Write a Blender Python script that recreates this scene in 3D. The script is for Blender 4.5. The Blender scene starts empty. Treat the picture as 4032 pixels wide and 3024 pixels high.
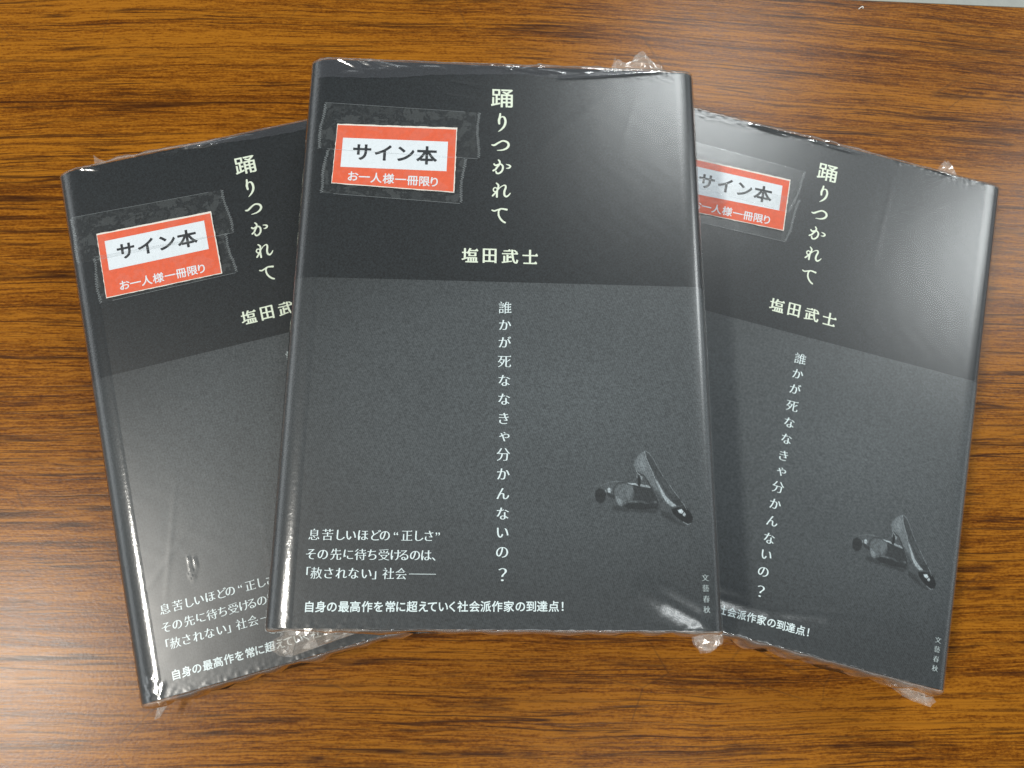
import bpy, bmesh, math, random
import numpy as np
from mathutils import Vector, noise, Euler

S = bpy.context.scene
COL = S.collection
MM = 0.001

# ------------------------------------------------------------------ camera
cam_d = bpy.data.cameras.new('camera')
cam_d.sensor_width = 36.0
cam_d.lens = 3067.3 / 4032 * 36.0
cam_d.clip_start = 0.01
cam_d.clip_end = 20
cam = bpy.data.objects.new('camera', cam_d)
cam.location = (-0.00806, -0.08305, 0.2995)
cam.rotation_euler = (0.24817, -0.04716, 0.0)
COL.objects.link(cam)
S.camera = cam

# ------------------------------------------------------------------ world and lamps
w = bpy.data.worlds.new('World'); S.world = w; w.use_nodes = True
bg = w.node_tree.nodes['Background']
# added room glow: dim overhead to keep cover reflections dark, bright low ring for fill
_t = w.node_tree
_c = _t.nodes.new('ShaderNodeTexCoord'); _s = _t.nodes.new('ShaderNodeSeparateXYZ'); _r = _t.nodes.new('ShaderNodeValToRGB')
_t.links.new(_c.outputs['Generated'], _s.inputs[0]); _t.links.new(_s.outputs['Z'], _r.inputs[0]); _t.links.new(_r.outputs[0], bg.inputs[0])
for _i, (_p, _v) in enumerate([(0.0, 0.20), (0.12, 0.30), (0.32, 1.55), (0.56, 0.12), (1.0, 0.10)]):
    _e = _r.color_ramp.elements[_i] if _i < 2 else _r.color_ramp.elements.new(_p)
    _e.position = _p; _e.color = (_v * 0.94, _v, _v * 1.03, 1)
bg.inputs[1].default_value = 1.0

def lamp(name, loc, size, size_y, power, target=(0, 0, 0), col=(0.95, 1.0, 1.0), spin=0.0):
    l = bpy.data.lights.new(name, 'AREA'); l.shape = 'RECTANGLE'
    l.size = size; l.size_y = size_y; l.energy = power; l.color = col
    o = bpy.data.objects.new(name, l); o.location = loc
    d = Vector(target) - Vector(loc)
    q = d.to_track_quat('-Z', 'Y')
    o.rotation_euler = (q.to_matrix().to_4x4() @ Euler((0, 0, spin)).to_matrix().to_4x4()).to_euler()
    COL.objects.link(o)
    return o
lamp('ceiling_lamp', (0.66, 1.36, 1.7), 0.44, 0.36, 12.5)
lamp('ceiling_lamp', (1.62, 0.86, 1.7), 0.40, 0.56, 13.5)
lamp('ceiling_lamp', (-1.10, -0.30, 1.7), 0.46, 0.18, 32, col=(1.0, 0.96, 0.88))
lamp('ceiling_lamp', (0.30, -0.80, 1.7), 0.60, 0.14, 7)

S.view_settings.view_transform = 'Standard'
S.view_settings.look = 'None'
S.view_settings.exposure = -0.20
S.view_settings.gamma = 1.0
S.view_settings.use_curve_mapping = False
S.render.engine = 'CYCLES'
S.cycles.use_denoising = True
S.cycles.max_bounces = 10
S.cycles.transparent_max_bounces = 24
S.cycles.sample_clamp_indirect = 6

# ------------------------------------------------------------------ node helpers
class NT:
    def __init__(self, name):
        self.m = bpy.data.materials.new(name); self.m.use_nodes = True
        self.t = self.m.node_tree; self.t.nodes.clear()
        self.out = self.t.nodes.new('ShaderNodeOutputMaterial')
    def n(self, kind, **kw):
        nd = self.t.nodes.new(kind)
        for k, v in kw.items(): setattr(nd, k, v)
        return nd
    def put(self, sock, v):
        if isinstance(v, bpy.types.NodeSocket): self.t.links.new(v, sock)
        else: sock.default_value = v
    def math(self, op, a, b=0.0, c=0.0, clamp=False):
        nd = self.n('ShaderNodeMath', operation=op, use_clamp=clamp)
        self.put(nd.inputs[0], a); self.put(nd.inputs[1], b); self.put(nd.inputs[2], c)
        return nd.outputs[0]
    def comb(self, x, y, z=0.0):
        nd = self.n('ShaderNodeCombineXYZ')
        for i, v in enumerate((x, y, z)): self.put(nd.inputs[i], v)
        return nd.outputs[0]
    def noise(self, vec, scale=1.0, detail=2.0, rough=0.5, dist=0.0, dim='3D', col=False):
        nd = self.n('ShaderNodeTexNoise', noise_dimensions=dim)
        self.put(nd.inputs['Vector'], vec)
        nd.inputs['Scale'].default_value = scale; nd.inputs['Detail'].default_value = detail
        nd.inputs['Roughness'].default_value = rough; nd.inputs['Distortion'].default_value = dist
        return nd.outputs[1 if col else 0]
    def ramp(self, f, stops, interp='LINEAR'):
        nd = self.n('ShaderNodeValToRGB'); cr = nd.color_ramp; cr.interpolation = interp
        while len(cr.elements) < len(stops): cr.elements.new(0.5)
        for e, (p, c) in zip(cr.elements, stops):
            e.position = p; e.color = (c if len(c) == 4 else (*c, 1)) if isinstance(c, tuple) else (c, c, c, 1)
        self.put(nd.inputs[0], f)
        return nd.outputs[0]
    def mix(self, f, a, b, mode='MIX'):
        nd = self.n('ShaderNodeMix', data_type='RGBA', blend_type=mode)
        self.put(nd.inputs[0], f)
        self.put(nd.inputs[6], a if isinstance(a, bpy.types.NodeSocket) else (*a, 1)[:4])
        self.put(nd.inputs[7], b if isinstance(b, bpy.types.NodeSocket) else (*b, 1)[:4])
        return nd.outputs[2]
    def bump(self, h, strength, dist):
        nd = self.n('ShaderNodeBump'); nd.inputs['Strength'].default_value = strength
        nd.inputs['Distance'].default_value = dist; self.put(nd.inputs['Height'], h)
        return nd.outputs[0]
    def principled(self, col, rough, spec=0.5, normal=None, coat=None, coat_rough=0.1, sheen=None):
        nd = self.n('ShaderNodeBsdfPrincipled')
        self.put(nd.inputs['Base Color'], col if isinstance(col, bpy.types.NodeSocket) else (*col, 1)[:4])
        self.put(nd.inputs['Roughness'], rough); self.put(nd.inputs['Specular IOR Level'], spec)
        if normal is not None: self.put(nd.inputs['Normal'], normal)
        if coat is not None:
            self.put(nd.inputs['Coat Weight'], coat); nd.inputs['Coat Roughness'].default_value = coat_rough
        self.t.links.new(nd.outputs[0], self.out.inputs[0])
        return nd
    def obj(self):
        return self.n('ShaderNodeTexCoord').outputs['Object']
    def xyz(self, v):
        nd = self.n('ShaderNodeSeparateXYZ'); self.put(nd.inputs[0], v); return nd.outputs
    def vscale(self, v, s):
        nd = self.n('ShaderNodeVectorMath', operation='MULTIPLY'); self.put(nd.inputs[0], v)
        nd.inputs[1].default_value = s; return nd.outputs[0]

# ------------------------------------------------------------------ materials
def mat_wood():
    N = NT('wood_laminate'); p = N.obj(); x, y, z = N.xyz(p)
    # grain that arches gently over the far side of the table
    up = N.n('ShaderNodeMapRange', interpolation_type='SMOOTHSTEP')
    N.put(up.inputs[0], y)
    up.inputs[1].default_value = -0.06; up.inputs[2].default_value = 0.16
    up.inputs[3].default_value = 0.0; up.inputs[4].default_value = 1.0
    xs = N.math('SUBTRACT', x, -0.03)
    arch = N.math('MULTIPLY', N.math('MULTIPLY', N.math('MULTIPLY', xs, xs), 0.20), up.outputs[0])
    w1 = N.math('MULTIPLY', N.math('SUBTRACT', N.noise(N.comb(N.math('MULTIPLY', x, 5.0), N.math('MULTIPLY', y, 9.0), 1.3), 1, 2), 0.5), 0.010)
    w2 = N.math('MULTIPLY', N.math('SUBTRACT', N.noise(N.comb(N.math('MULTIPLY', x, 28.0), N.math('MULTIPLY', y, 90.0), 4.1), 1, 2), 0.5), 0.0024)
    yy = N.math('ADD', N.math('ADD', y, arch), N.math('ADD', w1, w2))
    def layer(sx, sy, seed, det=3.0, rough=0.6):
        return N.noise(N.comb(N.math('MULTIPLY', x, sx), N.math('MULTIPLY', yy, sy), seed), 1, det, rough)
    broad = layer(2.2, 120, 0.7, 3)
    mid = layer(15, 760, 3.1, 5, 0.7)
    fine = layer(140, 1700, 7.7, 3, 0.7)
    pore = layer(14, 1150, 11.9, 3.0, 0.6)
    pore2 = layer(4.0, 560, 17.2, 4.0, 0.6)
    speck = N.noise(N.vscale(p, (700, 1300, 1)), 1, 2, 0.6)
    f = N.math('ADD', N.math('MULTIPLY', broad, 0.30), N.math('ADD', N.math('MULTIPLY', mid, 0.42), N.math('MULTIPLY', fine, 0.40)))
    f = N.math('ADD', f, N.math('MULTIPLY', N.math('SUBTRACT', speck, 0.5), 0.26))
    c = N.ramp(f, [(0.41, (0.068, 0.0185, 0.0018)), (0.47, (0.130, 0.039, 0.0030)), (0.53, (0.203, 0.066, 0.0046)), (0.62, (0.335, 0.125, 0.0090))])
    dark = N.ramp(pore, [(0.59, 0.0), (0.67, 1.0)])
    msk = N.ramp(N.noise(N.comb(N.math('MULTIPLY', x, 3.0), N.math('MULTIPLY', yy, 26.0), 2.2), 1, 2), [(0.40, 0.15), (0.60, 1.0)])
    dk = N.math('MULTIPLY', N.math('MULTIPLY', dark, msk), 0.65)
    c = N.mix(dk, c, (0.045, 0.014, 0.0035))
    dark2 = N.math('MULTIPLY', N.ramp(pore2, [(0.60, 0.0), (0.70, 1.0)]), 0.38)
    c = N.mix(dark2, c, (0.045, 0.014, 0.004))
    # long thin growth lines
    def contour(sx, sy, seed, level, wd, strength):
        n_ = N.noise(N.comb(N.math('MULTIPLY', x, sx), N.math('MULTIPLY', yy, sy), seed), 1, 1.5, 0.5)
        a_ = N.math('ABSOLUTE', N.math('SUBTRACT', n_, level))
        l_ = N.math('SUBTRACT', 1.0, N.math('DIVIDE', a_, wd), clamp=True)
        k_ = N.ramp(N.noise(N.comb(N.math('MULTIPLY', x, 26.0), N.math('MULTIPLY', yy, 150.0), seed + 3), 1, 3, 0.7), [(0.42, 0.0), (0.56, 1.0)])
        return N.math('MULTIPLY', N.math('MULTIPLY', l_, k_), strength)
    c = N.mix(contour(2.2, 120, 5.5, 0.5, 0.020, 1.0), c, (0.040, 0.012, 0.003))
    c = N.mix(contour(3.5, 260, 9.1, 0.47, 0.028, 0.95), c, (0.045, 0.014, 0.004))
    c = N.mix(contour(9.0, 520, 13.7, 0.53, 0.035, 0.85), c, (0.050, 0.017, 0.004))
    # fine hair scratches
    vn = N.n('ShaderNodeTexVoronoi', feature='DISTANCE_TO_EDGE')
    N.put(vn.inputs['Vector'], N.vscale(p, (17, 23, 1))); vn.inputs['Scale'].default_value = 1.0
    sc = N.math('LESS_THAN', vn.outputs['Distance'], 0.0055)
    sm = N.ramp(N.noise(N.vscale(p, (22, 22, 1)), 1, 2), [(0.52, 0.0), (0.60, 1.0)])
    c = N.mix(N.math('MULTIPLY', N.math('MULTIPLY', sc, sm), 0.38), c, (0.07, 0.03, 0.01))
    h = N.math('ADD', N.math('MULTIPLY', N.noise(N.vscale(p, (900, 900, 1)), 1, 3), 1.0), N.math('MULTIPLY', fine, 0.6))
    h = N.math('SUBTRACT', h, N.math('MULTIPLY', dk, 0.5))
    N.principled(c, N.math('ADD', 0.20, N.math('MULTIPLY', fine, 0.16)), 0.20, N.bump(h, 0.30, 0.00008))
    return N.m

def mat_paper(name, base, rough, twill, var=0.35, gscale=1700, bumpd=0.00006, gradient=False, ink=False):
    N = NT(name); p = N.obj(); x, y, z = N.xyz(p)
    g = N.noise(N.vscale(p, (gscale, gscale, gscale * 0.2)), 1, 2, 0.6)
    g2 = N.noise(N.vscale(p, (90, 90, 90)), 1, 3, 0.6)
    d = N.math('ADD', N.math('MULTIPLY', x, 0.94), N.math('MULTIPLY', y, -0.34))
    tw = N.math('SINE', N.math('MULTIPLY', d, 2 * math.pi / 0.00055))
    v = N.math('ADD', N.math('MULTIPLY', N.math('SUBTRACT', g, 0.5), var * 3.0), N.math('MULTIPLY', tw, twill))
    v = N.math('ADD', v, N.math('MULTIPLY', N.math('SUBTRACT', g2, 0.5), 0.12))
    v = N.math('ADD', v, 1.0)
    v = N.math('MAXIMUM', v, 0.25)
    col = N.n('ShaderNodeVectorMath', operation='SCALE'); col.inputs[0].default_value = base
    N.put(col.inputs['Scale'], v)
    c = col.outputs[0]
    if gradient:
        # the printed picture: a pale studio floor behind the shoes with soft film reflections painted in, darker towards the foot of the band
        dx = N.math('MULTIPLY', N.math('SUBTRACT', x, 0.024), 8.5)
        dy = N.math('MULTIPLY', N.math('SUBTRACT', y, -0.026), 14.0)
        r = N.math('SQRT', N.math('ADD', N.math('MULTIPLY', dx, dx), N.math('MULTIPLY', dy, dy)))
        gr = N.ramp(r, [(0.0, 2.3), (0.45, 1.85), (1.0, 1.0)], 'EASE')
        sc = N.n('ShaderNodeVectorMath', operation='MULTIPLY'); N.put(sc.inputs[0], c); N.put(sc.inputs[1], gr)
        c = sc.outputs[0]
    if ink:
        at = N.n('ShaderNodeVertexColor'); at.layer_name = 'ink'
        sc = N.n('ShaderNodeVectorMath', operation='MULTIPLY'); N.put(sc.inputs[0], c); N.put(sc.inputs[1], at.outputs[0])
        c = sc.outputs[0]
    N.principled(c, rough, 0.25, N.bump(g, 0.3, bumpd * 0.3))
    return N.m

def mat_plain(name, base, rough=0.5, spec=0.4, var=0.08, gscale=1500, bumpd=0.00003):
    N = NT(name); p = N.obj()
    g = N.noise(N.vscale(p, (gscale, gscale, gscale)), 1, 2, 0.6)
    v = N.math('ADD', 1.0, N.math('MULTIPLY', N.math('SUBTRACT', g, 0.5), var * 3))
    col = N.n('ShaderNodeVectorMath', operation='SCALE'); col.inputs[0].default_value = base
    N.put(col.inputs['Scale'], v)
    N.principled(col.outputs[0], rough, spec, N.bump(g, 0.4, bumpd))
    return N.m

def mat_film(name, tint, haze, haze_col, gloss_rough, gain, bump_s=0.0, bump_scale=400, patch=None):
    """thin clear plastic: transparent, a little milky, with a Fresnel reflection"""
    N = NT(name); p = N.obj()
    tr = N.n('ShaderNodeBsdfTransparent'); tr.inputs[0].default_value = (*tint, 1)
    di = N.n('ShaderNodeBsdfDiffuse'); di.inputs[0].default_value = (*haze_col, 1)
    gl = N.n('ShaderNodeBsdfGlossy'); gl.inputs['Roughness'].default_value = gloss_rough
    gl.inputs['Color'].default_value = (1, 1, 1, 1)
    geo = N.n('ShaderNodeNewGeometry'); nrm = geo.outputs['Normal']
    if bump_s:
        b = N.bump(N.noise(N.vscale(p, (bump_scale, bump_scale, bump_scale)), 1, 3, 0.6), bump_s, 0.0003)
        N.put(gl.inputs['Normal'], b); nrm = b
    dt = N.n('ShaderNodeVectorMath', operation='DOT_PRODUCT'); N.put(dt.inputs[0], nrm); N.put(dt.inputs[1], geo.outputs['Incoming'])
    cosv = N.math('ABSOLUTE', dt.outputs['Value'])
    fres = N.math('ADD', 0.04, N.math('MULTIPLY', N.math('POWER', N.math('SUBTRACT', 1.0, cosv, clamp=True), 5.0), 0.4))
    m1 = N.n('ShaderNodeMixShader')
    hz = haze
    if patch is not None:
        # places where the glue has wetted out are clear, the rest is milky with tiny air bubbles
        px, py, pz = N.xyz(p)
        n1 = N.noise(N.vscale(p, (150, 190, 1)), 1, 4, 0.62, 0.6)
        n2 = N.noise(N.comb(N.math('MULTIPLY', px, 900.0), N.math('MULTIPLY', py, 130.0), 0.0), 1, 2)
        a = N.math('ADD', n1, N.math('MULTIPLY', N.math('SUBTRACT', n2, 0.5), 0.22))
        f = N.ramp(a, [(0.44, haze * 1.6), (0.46, haze * 0.35), (0.56, haze * 0.3), (0.58, haze * 1.0)])
        hz = f
    N.put(m1.inputs[0], hz)
    N.t.links.new(tr.outputs[0], m1.inputs[1]); N.t.links.new(di.outputs[0], m1.inputs[2])
    m2 = N.n('ShaderNodeMixShader')
    N.put(m2.inputs['Fac'], N.math('MULTIPLY', fres, gain, clamp=True))
    N.t.links.new(m1.outputs[0], m2.inputs[1]); N.t.links.new(gl.outputs[0], m2.inputs[2])
    N.t.links.new(m2.outputs[0], N.out.inputs[0])
    return N.m

M = dict(
    wood=mat_wood(),
    edge=mat_plain('table_edge_band', (0.11, 0.085, 0.045), 0.4),
    floor=mat_plain('floor_vinyl', (0.52, 0.54, 0.50), 0.6, 0.3, 0.10, 60),
    jacket=mat_paper('jacket_paper', (0.0110, 0.0145, 0.0170), 0.46, 0.05, 1.15),
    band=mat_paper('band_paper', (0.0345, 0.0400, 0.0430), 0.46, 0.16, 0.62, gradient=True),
    title=mat_plain('title_ink', (0.76, 0.84, 0.70), 0.55, 0.3),
    bandink=mat_plain('band_ink', (0.74, 0.86, 0.88), 0.55, 0.3),
    pubink=mat_plain('imprint_ink', (0.46, 0.54, 0.55), 0.55, 0.3),
    red=mat_plain('label_red', (0.72, 0.118, 0.050), 0.6, 0.3, 0.10, 700),
    white=mat_plain('label_white', (0.72, 0.78, 0.83), 0.6, 0.3, 0.02),
    black=mat_plain('label_black', (0.018, 0.022, 0.028), 0.5, 0.4),
    labelcut=mat_plain('label_paper_edge', (0.78, 0.74, 0.68), 0.6, 0.3),
    pages=mat_plain('page_paper', (0.62, 0.56, 0.44), 0.8, 0.2, 0.2, 2500),
    crease=mat_film('creased_film', (0.97, 0.97, 0.97), 0.02, (0.8, 0.85, 0.9), 0.14, 4.5, 0.10, 900),
    stretch=mat_film('slanting_film', (0.98, 0.98, 0.98), 0.008, (0.8, 0.85, 0.9), 0.22, 1.7, 0.15, 700),
    lip=mat_film('stretched_film', (0.98, 0.98, 0.98), 0.01, (0.8, 0.85, 0.9), 0.14, 2.6, 0.15, 700),
    film=mat_film('clear_film', (0.985, 0.985, 0.985), 0.006, (0.8, 0.85, 0.9), 0.26, 1.7),
    filmend=mat_film('film_at_ends', (0.93, 0.92, 0.90), 0.13, (0.72, 0.64, 0.58), 0.11, 3.6),
    crumple=mat_film('crumpled_film', (0.93, 0.91, 0.89), 0.20, (0.72, 0.65, 0.58), 0.16, 2.4),
    overlap=mat_film('doubled_film', (0.97, 0.97, 0.97), 0.050, (0.45, 0.47, 0.55), 0.14, 1.8, 0.2, 500),
    tape=mat_film('sticky_tape', (0.97, 0.97, 0.97), 0.030, (0.62, 0.68, 0.68), 0.22, 0.7, 0.2, 500, patch=True),
    tapeedge=mat_film('tape_cut_edge', (0.95, 0.95, 0.95), 0.30, (0.6, 0.66, 0.68), 0.2, 2.0, 0.3, 800),
    lint=mat_plain('white_fibre', (0.85, 0.85, 0.8), 0.7, 0.2),
    ink=mat_film('faint_pencil', (0.80, 0.80, 0.80), 0.10, (0.02, 0.02, 0.02), 0.4, 0.3),
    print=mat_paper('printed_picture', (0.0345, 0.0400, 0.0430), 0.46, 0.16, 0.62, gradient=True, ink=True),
)

# ------------------------------------------------------------------ mesh helpers
def link(name, verts, faces, mats, parent=None, smooth=False, midx=None, loc=None):
    me = bpy.data.meshes.new(name)
    me.from_pydata([tuple(v) for v in verts], [], faces)
    if not isinstance(mats, (list, tuple)): mats = [mats]
    for m in mats: me.materials.append(m)
    if midx is not None:
        me.polygons.foreach_set('material_index', midx)
    me.polygons.foreach_set('use_smooth', [smooth] * len(me.polygons))
    me.update()
    o = bpy.data.objects.new(name, me); COL.objects.link(o)
    if parent is not None: o.parent = parent
    if loc is not None: o.location = loc
    return o

def thing(name, label, cat, loc=(0, 0, 0), rz=0.0, group=None):
    o = bpy.data.objects.new(name, None); COL.objects.link(o)
    o.location = loc; o.rotation_euler = (0, 0, rz); o.empty_display_size = 0.02
    o['label'] = label; o['category'] = cat
    if group: o['group'] = group
    return o

def box(vs, fs, x0, x1, y0, y1, z0, z1):
    n = len(vs)
    vs += [(x0, y0, z0), (x1, y0, z0), (x1, y1, z0), (x0, y1, z0), (x0, y0, z1), (x1, y0, z1), (x1, y1, z1), (x0, y1, z1)]
    fs += [tuple(n + i for i in q) for q in ((0, 3, 2, 1), (4, 5, 6, 7), (0, 1, 5, 4), (1, 2, 6, 5), (2, 3, 7, 6), (3, 0, 4, 7))]

# ------------------------------------------------------------------ glyphs
_cache = {}
def glyph(ch):
    """outlines of a character in em units, counter-clockwise outside"""
    if ch in _cache: return _cache[ch]
    c = bpy.data.curves.new('t', 'FONT'); c.body = ch
    o = bpy.data.objects.new('t', c); COL.objects.link(o)
    dg = bpy.context.evaluated_depsgraph_get(); dg.update()
    cu = o.to_curve(dg); out = []
    for s in cu.splines:
        P = s.bezier_points; n = len(P); pts = []
        for i in range(n):
            a, b = P[i], P[(i + 1) % n]
            p0, p1, p2, p3 = [Vector((v.x, v.y)) for v in (a.co, a.handle_right, b.handle_left, b.co)]
            straight = ((p1 - p0).cross(p3 - p0) if False else abs((p1 - p0).x * (p3 - p0).y - (p1 - p0).y * (p3 - p0).x)) < 1e-6 and abs((p2 - p3).x * (p3 - p0).y - (p2 - p3).y * (p3 - p0).x) < 1e-6
            k = 1 if straight else 5
            for j in range(k):
                t = j / k
                pts.append(p0 * (1 - t) ** 3 + p1 * 3 * t * (1 - t) ** 2 + p2 * 3 * t * t * (1 - t) + p3 * t ** 3)
        q = [pts[0]]
        for p in pts[1:]:
            if (p - q[-1]).length > 1e-4: q.append(p)
        if (q[0] - q[-1]).length < 1e-4: q.pop()
        out.append(q)
    o.to_curve_clear()
    bpy.data.objects.remove(o)
    _cache[ch] = out
    return out

def offset(cont, ox, oy):
    """move an outline outwards by ox across and oy up-down (negative thins it)"""
    out = []; n = len(cont)
    for i in range(n):
        p, a, b = cont[i], cont[i - 1], cont[(i + 1) % n]
        t1 = (p - a).normalized(); t2 = (b - p).normalized()
        n1 = Vector((t1.y, -t1.x)); n2 = Vector((t2.y, -t2.x))
        m = n1 + n2
        if m.length < 0.3: m = n1
        m = m.normalized(); k = 1.0 / max(0.55, m.dot(n1))
        out.append(Vector((p.x + m.x * ox * k, p.y + m.y * oy * k)))
    return out

def serif(cont, size, thick):
    """add the small triangle that ends a horizontal brush stroke"""
    out = []; n = len(cont); skip = False
    for i in range(n):
        p, a, b, c = cont[i], cont[i - 1], cont[(i + 1) % n], cont[(i + 2) % n]
        # edge p->b goes straight up at the right end of a bar
        if abs(b.x - p.x) < 0.012 and 0 < b.y - p.y < thick and (p.x - a.x) > 0.12 and abs(p.y - a.y) < 0.02 and (b.x - c.x) > 0.12 and abs(b.y - c.y) < 0.02:
            out.append(p)
            out.append(Vector((b.x + size * 0.15, b.y)))
            out.append(Vector((b.x - size * 0.45, b.y + size * 0.75)))
            out.append(Vector((b.x - size * 1.25, b.y)))
            skip = True
            continue
        if skip: skip = False; continue
        out.append(p)
    return out

class Ink:
    """collects flat lettering, all at one height, into a single mesh"""
    def __init__(self): self.v = []; self.f = []
    def contours(self, conts, fn):
        cu = bpy.data.curves.new('t', 'CURVE'); cu.dimensions = '2D'; cu.fill_mode = 'BOTH'
        for c in conts:
            s = cu.splines.new('POLY'); s.points.add(len(c) - 1); s.use_cyclic_u = True
            for i, p in enumerate(c): s.points[i].co = (p[0], p[1], 0, 1)
        o = bpy.data.objects.new('t', cu); COL.objects.link(o)
        dg = bpy.context.evaluated_depsgraph_get(); dg.update()
        me = o.to_mesh()
        n = len(self.v)
        for v in me.vertices: self.v.append(fn(v.co.x, v.co.y))
        for p in me.polygons:
            ids = [n + i for i in p.vertices]
            a, b, c = [Vector(self.v[i]) for i in ids[:3]]
            if (b - a).cross(c - a).z < 0: ids.reverse()
            self.f.append(ids)
        o.to_mesh_clear(); bpy.data.objects.remove(o)
    def fatten(self, conts, fn, wd):
        """thicken a glyph by laying a narrow ribbon along its outline"""
        k = 0
        for c in conts:
            for i in range(len(c)):
                a, b = c[i], c[(i + 1) % len(c)]
                d = (b - a).normalized(); n_ = Vector((-d.y, d.x)) * wd; e = d * wd * 0.6
                n = len(self.v); k += 1; dz = 0.0012 * (k % 5 + 1)
                q = [fn(*p) for p in (a - e + n_, a - e - n_, b + e - n_, b + e + n_)]
                self.v += [(x, y, z - dz) for x, y, z in q]
                self.f.append([n, n + 1, n + 2, n + 3])
    def char(self, ch, cx, cy, em, z, style='serif', fn=None, ex=None, rot=0.0):
        ex = ex or em
        conts = glyph(ch)
        kanji = ord(ch) >= 0x4E00
        if style == 'serif':
            ox, oy = ((0.002, -0.010) if ch in '赦藝超誰' else (0.010, -0.016)) if kanji else (0.016, -0.012)
            conts = [offset(c, ox, oy) for c in conts]
            if kanji and ch not in '赦藝': conts = [serif(c, 0.075, 0.07) for c in conts]
        if ord(ch) < 0x3000 or ch in '？！':
            xs = [p.x for c in conts for p in c]; ox0 = (min(xs) + max(xs)) / 2
        else: ox0 = 0.5
        base = fn or (lambda x, y: (x, y, z))
        cr, sr = math.cos(rot), math.sin(rot)
        def g(u, v):
            a, b = (u - ox0) * ex, (v - 0.37) * em
            return base(cx + a * cr - b * sr, cy + a * sr + b * cr)
        self.contours(conts, g)
        if style in ('bold', 'signbold'): self.fatten(conts, g, 0.016 if style == 'bold' else 0.028)
    def boxchar(self, ch, x0, x1, y0, y1, z, style):
        conts = glyph(ch)
        if style == 'heavy':
            conts = [offset(c, 0.002, -0.020) for c in conts]; conts = [serif(c, 0.11, 0.07) for c in conts]
        xs = [p.x for c in conts for p in c]; ys = [p.y for c in conts for p in c]
        a, b, c_, d = min(xs), max(xs), min(ys), max(ys)
        g = lambda u, v: (x0 + (u - a) / (b - a) * (x1 - x0), y0 + (v - c_) / (d - c_) * (y1 - y0), z)
        self.contours(conts, g)
        self.fatten(conts, g, 0.010 if style == 'title' else 0.024)
    def stroke(self, pts, fn, step=6):
        """brush stroke: pts are (x, y, width)"""
        P = [pts[0]] + list(pts) + [pts[-1]]; sm = []
        for i in range(1, len(P) - 2):
            for j in range(step):
                t = j / step
                sm.append([0.5 * ((2 * P[i][k]) + (-P[i - 1][k] + P[i + 1][k]) * t + (2 * P[i - 1][k] - 5 * P[i][k] + 4 * P[i + 1][k] - P[i + 2][k]) * t * t + (-P[i - 1][k] + 3 * P[i][k] - 3 * P[i + 1][k] + P[i + 2][k]) * t ** 3) for k in range(3)])
        sm.append(list(pts[-1]))
        L, R = [], []
        for i, (x, y, wd) in enumerate(sm):
            a = sm[max(0, i - 1)]; b = sm[min(len(sm) - 1, i + 1)]
            t = Vector((b[0] - a[0], b[1] - a[1])).normalized(); nn = Vector((-t.y, t.x)) * wd / 2
            L.append((x + nn.x, y + nn.y)); R.append((x - nn.x, y - nn.y))
        def cap(c, wd, ang):
            return [(c[0] + math.cos(ang + k * math.pi / 5) * wd / 2, c[1] + math.sin(ang + k * math.pi / 5) * wd / 2) for k in range(1, 5)]
        n = len(self.v)
        for (l, r) in zip(L, R): self.v.append(fn(*l)); self.v.append(fn(*r))
        def addq(ids):
            a, b, c = [Vector(self.v[i]) for i in ids[:3]]
            if (b - a).cross(c - a).z < 0: ids = ids[::-1]
            self.f.append(ids)
        for i in range(len(L) - 1): addq([n + 2 * i, n + 2 * i + 1, n + 2 * i + 3, n + 2 * i + 2])
        for idx, sgn in ((0, -1), (len(sm) - 1, 1)):
            a = sm[max(0, idx - 1)]; b = sm[min(len(sm) - 1, idx + 1)]
            ang = math.atan2(b[1] - a[1], b[0] - a[0]) - sgn * math.pi / 2
            cp = cap(sm[idx], sm[idx][2], ang)
            m = len(self.v)
            for q in cp: self.v.append(fn(*q))
            ends = [n + 2 * idx + 1] + [m + k for k in range(4)] + [n + 2 * idx] if sgn > 0 else [n + 2 * idx] + [m + k for k in range(4)] + [n + 2 * idx + 1]
            addq(ends)
    def link(self, name, mat, parent, loc=None):
        return link(name, [(a * MM, b * MM, c * MM) for a, b, c in self.v], self.f, mat, parent, loc=loc)

# ------------------------------------------------------------------ the book: cross-section
BW, BH, BT = 68.0, 97.0, 26.95        # half width, half height, thickness of the jacketed book (mm)
Z0 = 0.50                             # the jacket's back stands this far above the film's underside
def section():
    """outer profile of the jacket from the fore-edge's lower lip round the spine to the upper lip (x, z)"""
    pts = []
    lip = []
    for k in range(0, 9):                     # fore-edge roll of the front cover
        t = k / 8
        lip.append((-BW - 1.1 + 8.6 * t ** 1.25, -3.1 * (1 - t) ** 2.1))
    back = [(x, -z) for x, z in lip]
    half = BT / 2
    low = [(x, -half + z * 1.0) for x, z in back]
    low = [(x, -half - zz) for x, zz in lip]
    low = [(x, -half + abs(zz)) for x, zz in lip]
    low += [(x, -half) for x in np.arange(-58, 61, 4.0)]
    sp = []
    for k in range(0, 17):                    # rounded spine
        a = -math.pi / 2 + math.pi * k / 16
        cx = 61.0
        sp.append((cx + 8.4 * abs(math.cos(a)) ** 0.42, half * (abs(math.sin(a)) ** 0.42) * (1 if math.sin(a) >= 0 else -1)))
    top = [(x, half) for x in np.arange(58, -59, -0.7 * 3)]
    up = [(x, half - abs(zz)) for x, zz in lip][::-1]
    return low + sp + top + up
SEC = section()
def sec_offset(d):
    out = []; n = len(SEC)
    for i, (x, z) in enumerate(SEC):
        a = SEC[max(0, i - 1)]; b = SEC[min(n - 1, i + 1)]
        tx, tz = b[0] - a[0], b[1] - a[1]; L = math.hypot(tx, tz) or 1
        out.append((x + tz / L * d, z - tx / L * d))
    return out
def top_z(): return Z0 + BT             # height of the jacket's front face

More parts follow.
